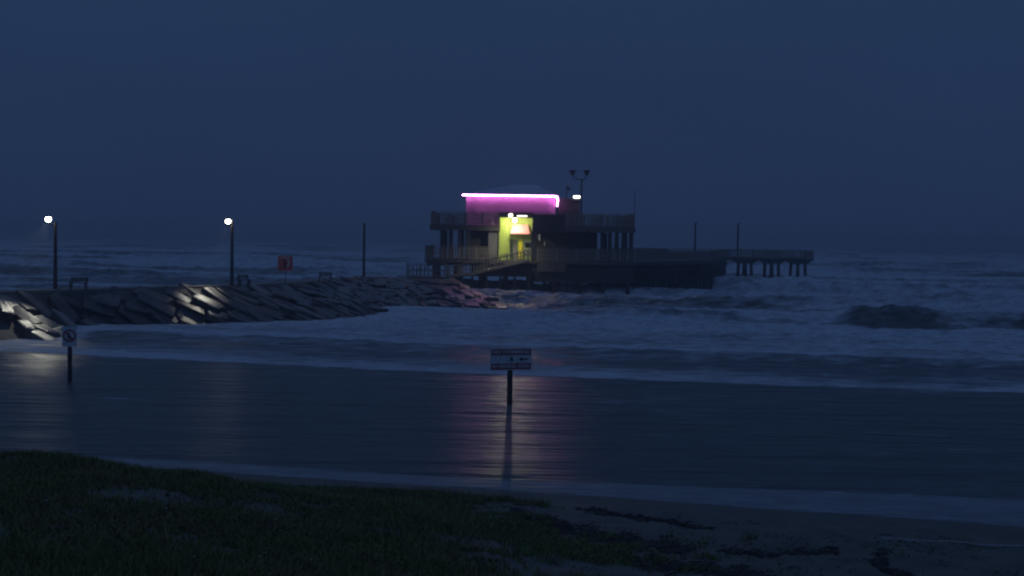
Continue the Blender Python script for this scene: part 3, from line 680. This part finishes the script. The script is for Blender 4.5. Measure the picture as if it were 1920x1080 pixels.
wn = part('window', M['white'], MB().box(X(982.5),X(983.6),ey-.16,ey-.06,LD+.9,LD+2.25).box(X(982.5),X(997),ey-.16,ey-.06,LD+2.15,LD+2.25).box(X(982.5),X(997),ey-.16,ey-.06,LD+.9,LD+1.0).box(X(982.5),X(997),ey-.16,ey-.06,LD+1.22,LD+1.32), lab='window with pale rails right of the yellow panel')
part('pane', M['glass'], MB().box(X(985),X(996),ey-.055,ey-.01,LD+1.5,LD+1.95), wn)
# awning
ax0, ax1 = X(960), X(992); az0, az1 = Z(437), Z(421)
part('awning', M['awning'], MB().poly([(ax0-.2,ey-.75,az0),(ax1+.1,ey-.75,az0),(ax1-.15,ey-.15,az1),(ax0+.1,ey-.15,az1),(ax0-.2,ey-.65,az0),(ax1+.1,ey-.65,az0),(ax1-.15,ey-.02,az1-.05),(ax0+.1,ey-.02,az1-.05)],
     [(0,1,2,3),(7,6,5,4),(0,4,5,1),(1,5,6,2),(2,6,7,3),(3,7,4,0)]))
part('awning_trim', M['awning'], MB().box(ax0-.2,ax1+.1,ey-.79,ey-.752,az0-.14,az0))
part('entrance_wall', M['dark'], MB().box(gx1+.0,gx1+.15,YF+.1,ey,UB,PT-.06), lab='dark side wall of the raised entrance hood')
part('entrance_wall', M['lime'], MB().box(gx0-.14,gx0+.0,YF+.1,ey-.4,LD,PT-.06), lab='lime side wall of the raised entrance hood')
# small objects right of the entrance
part('notice', M['white'], MB().box(X(1011),X(1013.4),wy+.2,wy+.29,Z(451),Z(439)), lab='pale upright notice on the dark wall')
part('notice', M['white'], MB().box(X(1021.5),X(1023),wy+.2,wy+.29,Z(461),Z(453)), lab='small pale notice further right on the dark wall')
# upper storey
uy = YF+2.3; hx0, hx1 = X(873,uy), X(1040,uy); EZ = Z(367, uy, 950)
part('upper_wall', M['pink'], MB().box(hx0,gx0-.2,uy,uy+8,UD+.003,EZ-.05).box(gx0-.2,gx1+.2,uy,uy+8,PT+.15,EZ-.05).box(gx1+.2,hx1,uy,uy+8,UD+.003,EZ-.05), lab='pink painted upper wall under the light strip')
for px in (888,937,1019):
    x = X(px,uy); part('wall_batten', M['pink'], MB().box(x-.07,x+.07,uy-.08,uy-.003,UD+1.25,EZ-.12))
rx0, rx1, ry0, ry1 = X(867,uy)-.05, X(1046,uy), uy-.30, uy+8.8; ap = Z(346, uy+4)
ra, rb = X(965,uy+4), X(1005,uy+4); ym = (ry0+ry1)/2
part('roof', M['roof'], MB().poly([(rx0,ry0,EZ+.12),(rx1,ry0,EZ+.12),(rx1,ry1,EZ+.12),(rx0,ry1,EZ+.12),(ra,ym,ap),(rb,ym,ap),(rx0,ry0,EZ-.03),(rx1,ry0,EZ-.03),(rx1,ry1,EZ-.03),(rx0,ry1,EZ-.03)],
     [(0,1,5,4),(1,2,5),(2,3,4,5),(3,0,4),(6,9,8,7),(0,6,7,1),(1,7,8,2),(2,8,9,3),(3,9,6,0)]))
mb = MB(); mb.tube((rx0-.02,ry0-.13,EZ+.00),(rx1-.45,ry0-.13,EZ+.00), .085, n=10)
part('light_strip', M['led'], mb)
mb = MB(); mb.tube((rx1-.45,ry0-.13,EZ+.00),(rx1-.15,ry0-.12,EZ-.10), .085).tube((rx1-.15,ry0-.12,EZ-.10),(rx1-.10,ry0-.04,EZ-.55), .10).tube((rx1-.10,ry0-.04,EZ-.55),(rx1-.16,ry0-.04,EZ-1.15), .08)
part('light_strip', M['led'], mb)
# side annex right of the upper storey
part('annex', M['dark'], MB().box(X(1047),X(1088),uy+.6,uy+6,UD+.004,Z(373)), lab='low grey annex right of the upper storey')
part('annex_roof', M['dark'], MB().box(X(1045),X(1090),uy+.2,uy+6.3,Z(373)+.003,Z(370)))
part('annex_light', M['bulbs'], MB().box(X(1076),X(1088),uy-.1,uy+.1,Z(369),Z(364.6)), lab='short white light bar on the annex edge')
part('light_bracket', M['metal'], MB().box(X(1081)-.05,X(1081)+.05,uy+.1,uy+.35,Z(370),Z(365)))
# piles under the house
n_ = 0
for i in range(9):
    for j in range(4):
        x = lx0+.8+i*(lx1-lx0-1.6)/8; y = YF+.2+j*4.8
        if i < 1 and j == 0: continue
        part('pile', M['wetpile'], MB().tube((x,y,-2.5),(x,y,LD-.62), .27,.24,9)); n_ += 1
for j in range(4): y = YF+.2+j*4.8; part('cap_beam', M['wetpile'], MB().box(lx0+.2,lx1-.2,y-.2,y+.2,LD-.62,LD-.303))
for j in range(2):
    y = YF-.12+j*4.8
    part('wale', M['wetpile'], MB().box(X(885),lx1-.2,y-.14,y-.02,2.76,3.28).box(X(885),lx1-.2,y-.14,y-.02,2.18,2.7).box(X(1000),lx1-.2,y-.14,y-.02,1.6,2.12))
# ramp from the jetty crest up to the entrance
ra_ = on(838, 522, 2.2); yr = YF-1.75
p0 = Vector((at(838,521,yr).x, yr, Z(521,yr,838)+.1)); p1 = Vector((at(992,493,yr).x, yr, LD+.02)); 
pm = Vector((at(885,517,yr).x, yr, Z(515,yr,885)+.05))
for a_, b_ in ((p0,pm),(pm,p1)):
    part('ramp', M['timber'], MB().poly([a_, b_, b_+Vector((0,1.5,0)), a_+Vector((0,1.5,0)), a_-Vector((0,0,.18)), b_-Vector((0,0,.18)), b_+Vector((0,1.5,-.18)), a_+Vector((0,1.5,-.18))], [(0,1,2,3),(7,6,5,4),(0,4,5,1),(1,5,6,2),(2,6,7,3),(3,7,4,0)]))
part('ramp_kerb', M['concrete'], MB().bar(p0+Vector((0,-.07,.03)), pm+Vector((0,-.07,.03)), .12,.2).bar(pm+Vector((0,-.07,.03)), p1+Vector((0,-.07,.03)), .12,.2))
for yo in (0.02,1.45):
    mb = MB(); railing(mb, p0+Vector((0,yo,0)), pm+Vector((0,yo,0)), None, 1.25, 1.2, .45); railing(mb, pm+Vector((0,yo,0)), p1+Vector((0,yo,0)), None, 1.35, 1.1, .38); part('railing', M['rail'], mb)
# lower landing, left, with its slanting rails
l0 = Vector((at(763,524,yr).x, yr, Z(524,yr,763)))
part('landing', M['timber'], MB().box(l0.x, p0.x, yr, yr+1.5, p0.z-.2, p0.z-.003))
mb = MB(); railing(mb, (l0.x,yr+.05,p0.z), (p0.x-.1,yr+.05,p0.z), None, 1.5, 1.1, .4)
for k in range(3): mb.bar((l0.x+.2+k*.8,yr+.05,p0.z+.1),(l0.x+.75+k*.8,yr+.05,p0.z+1.35), .07)
part('railing', M['rail'], mb)
mb = MB()
for k in range(8):
    f = k/7; q_ = l0.lerp(p0,f); part('landing_post', M['wetpile'], MB().box(q_.x-.1,q_.x+.1,yr+.1,yr+.3,-1,p0.z-.205)) if k%2 == 0 else None
for k in range(5):
    q_ = pm.lerp(p1,k/4); part('ramp_post', M['wetpile'], MB().box(q_.x-.13,q_.x+.13,yr+.3,yr+.6,-2,q_.z-.19))

# lamps of the entrance
def wl(px, py, y, r, e, mm, label, name='wall_lamp', out_=0):
    c = at(px, py, y); o = thing(name, c, label, 'lamp', 'entrance lamps')
    MB().ball((0,0,0), r, 12).build('bulb', mm, o); MB().tube((0,0,r*.8),(0,.0,r+.12), .05).build('fixture', M['metal'], o)
    if out_: MB().bar((0,.1,r+.1),(0,YF-.08-y,r+.1), .05).build('bracket', M['metal'], o)
    if e:
        ld = bpy.data.lights.new('bulb_light', 'POINT'); ld.energy = e; ld.color = (1,.95,.72); ld.shadow_soft_size = r
        lo = bpy.data.objects.new('bulb_light', ld); C.objects.link(lo); lo.parent = o; lo.location = (0,-.35,-.1)
    if out_:
        ld = bpy.data.lights.new('flood_light', 'SPOT'); ld.energy = out_; ld.color = (1,.97,.74); ld.shadow_soft_size = r; ld.spot_size = R(130); ld.spot_blend = 1
        lo = bpy.data.objects.new('flood_light', ld); C.objects.link(lo); lo.parent = o; lo.location = (0,-.3,-.15); lo.rotation_euler = Vector((-.25,.35,-1.3)).to_track_quat('-Z','Y').to_euler()
wl(957.5, 404, YF-2.5, .22, 0, M['bulb'], 'round bright lamp at the front edge of the entrance hood', out_=800)
wl(965, 413, YF+1.0, .27, 430, M['bulb'], 'larger bright lamp hanging inside the hood in front of the entrance')
b = at(978, 405, YF-.25); o = thing('strip_lamp', b, 'short white strip lamp above the coral awning', 'lamp', 'entrance lamps')
MB().box(-.5,.6,-.06,.06,-.05,.04).build('tube', M['bulbs'], o); MB().box(-.55,.65,-.09,.09,.043,.10).build('fixture', M['metal'], o)
c = at(917, 506, YF-1.75); o = thing('ramp_lamp', c, 'small white lamp low on the side of the ramp', 'lamp')
MB().ball((0,0,0), .14, 10, .7).build('bulb', M['bulbs'], o); MB().box(-.16,.16,.02,.13,.06,.14).build('fixture', M['metal'], o)
# floodlight mast
c = at(1087, 400, YF+6.5); b = Vector((c.x, YF+6.5-3, UD)); Yp = b.y
o = thing('floodlight_mast', b, 'tall mast with two upturned floodlight arms behind the annex', 'floodlight')
H = at(1087, 336, Yp).z-UD; mb = MB(); mb.tube((0,0,0),(0,0,H), .11,.09); mb.build('mast', M['metal'], o)
for px in (1073.5,1100):
    h = at(px, 324, Yp)-b; sx = 1 if h.x > 0 else -1
    mb = MB(); mb.tube((0,0,H-.1),(h.x*.8,0,H+.12), .06).tube((h.x*.8,0,H+.12),(h.x,0,h.z-.2), .06); ar = mb.build('arm', M['metal'], o)
    mb = MB(); mb.poly([(h.x+a_*w_, y_, h.z+z_) for z_, w_ in ((-.28,.16),(.30,.42)) for a_, y_ in ((-1,-.2),(1,-.2),(1,.2),(-1,.2))], [(3,2,1,0),(4,5,6,7),(0,1,5,4),(1,2,6,5),(2,3,7,6),(3,0,4,7)]); mb.build('floodlight', M['metal'], o)
b2 = Vector((at(1062,400,Yp).x, Yp, Z(372))); o = thing('small_mast', b2, 'short mast with a small drooping lamp head beside the floodlights', 'floodlight')
H2 = at(1062,352,Yp).z-b2.z; MB().tube((0,0,-.3),(0,0,H2), .06,.05).build('mast', M['metal'], o)
MB().bar((0,0,H2),(.38,0,H2-.22),.16,.3).bar((-.05,0,H2),(.1,0,H2+.35),.06).build('lamp_head', M['metal'], o)
b = at(1189, 400, YF+.3); o = thing('flagpole', (b.x+.05,YF+.35,UD), 'thin bare pole at the right corner of the upper deck', 'pole')
MB().tube((0,0,0),(0,0,at(1189,355,YF).z-UD), .04,.03).build('pole', M['metal'], o)

# ------------------------------------------------------------ haze
hz = bpy.data.materials.new('sea_mist'); hz.use_nodes = True; t = hz.node_tree; t.nodes.clear()
ho = t.nodes.new('ShaderNodeOutputMaterial'); hv = t.nodes.new('ShaderNodeVolumePrincipled'); t.links.new(hv.outputs[0], ho.inputs['Volume'])
hv.inputs['Color'].default_value = (0.90,0.94,1.0,1); hv.inputs['Density'].default_value = 0.0014; hv.inputs['Anisotropy'].default_value = 0.25
h = MB().box(-9500,9500,-60,12500,-6,19).build('haze', hz)
tag(h, 'thin evening sea mist hanging over the water', 'haze', kind='stuff')
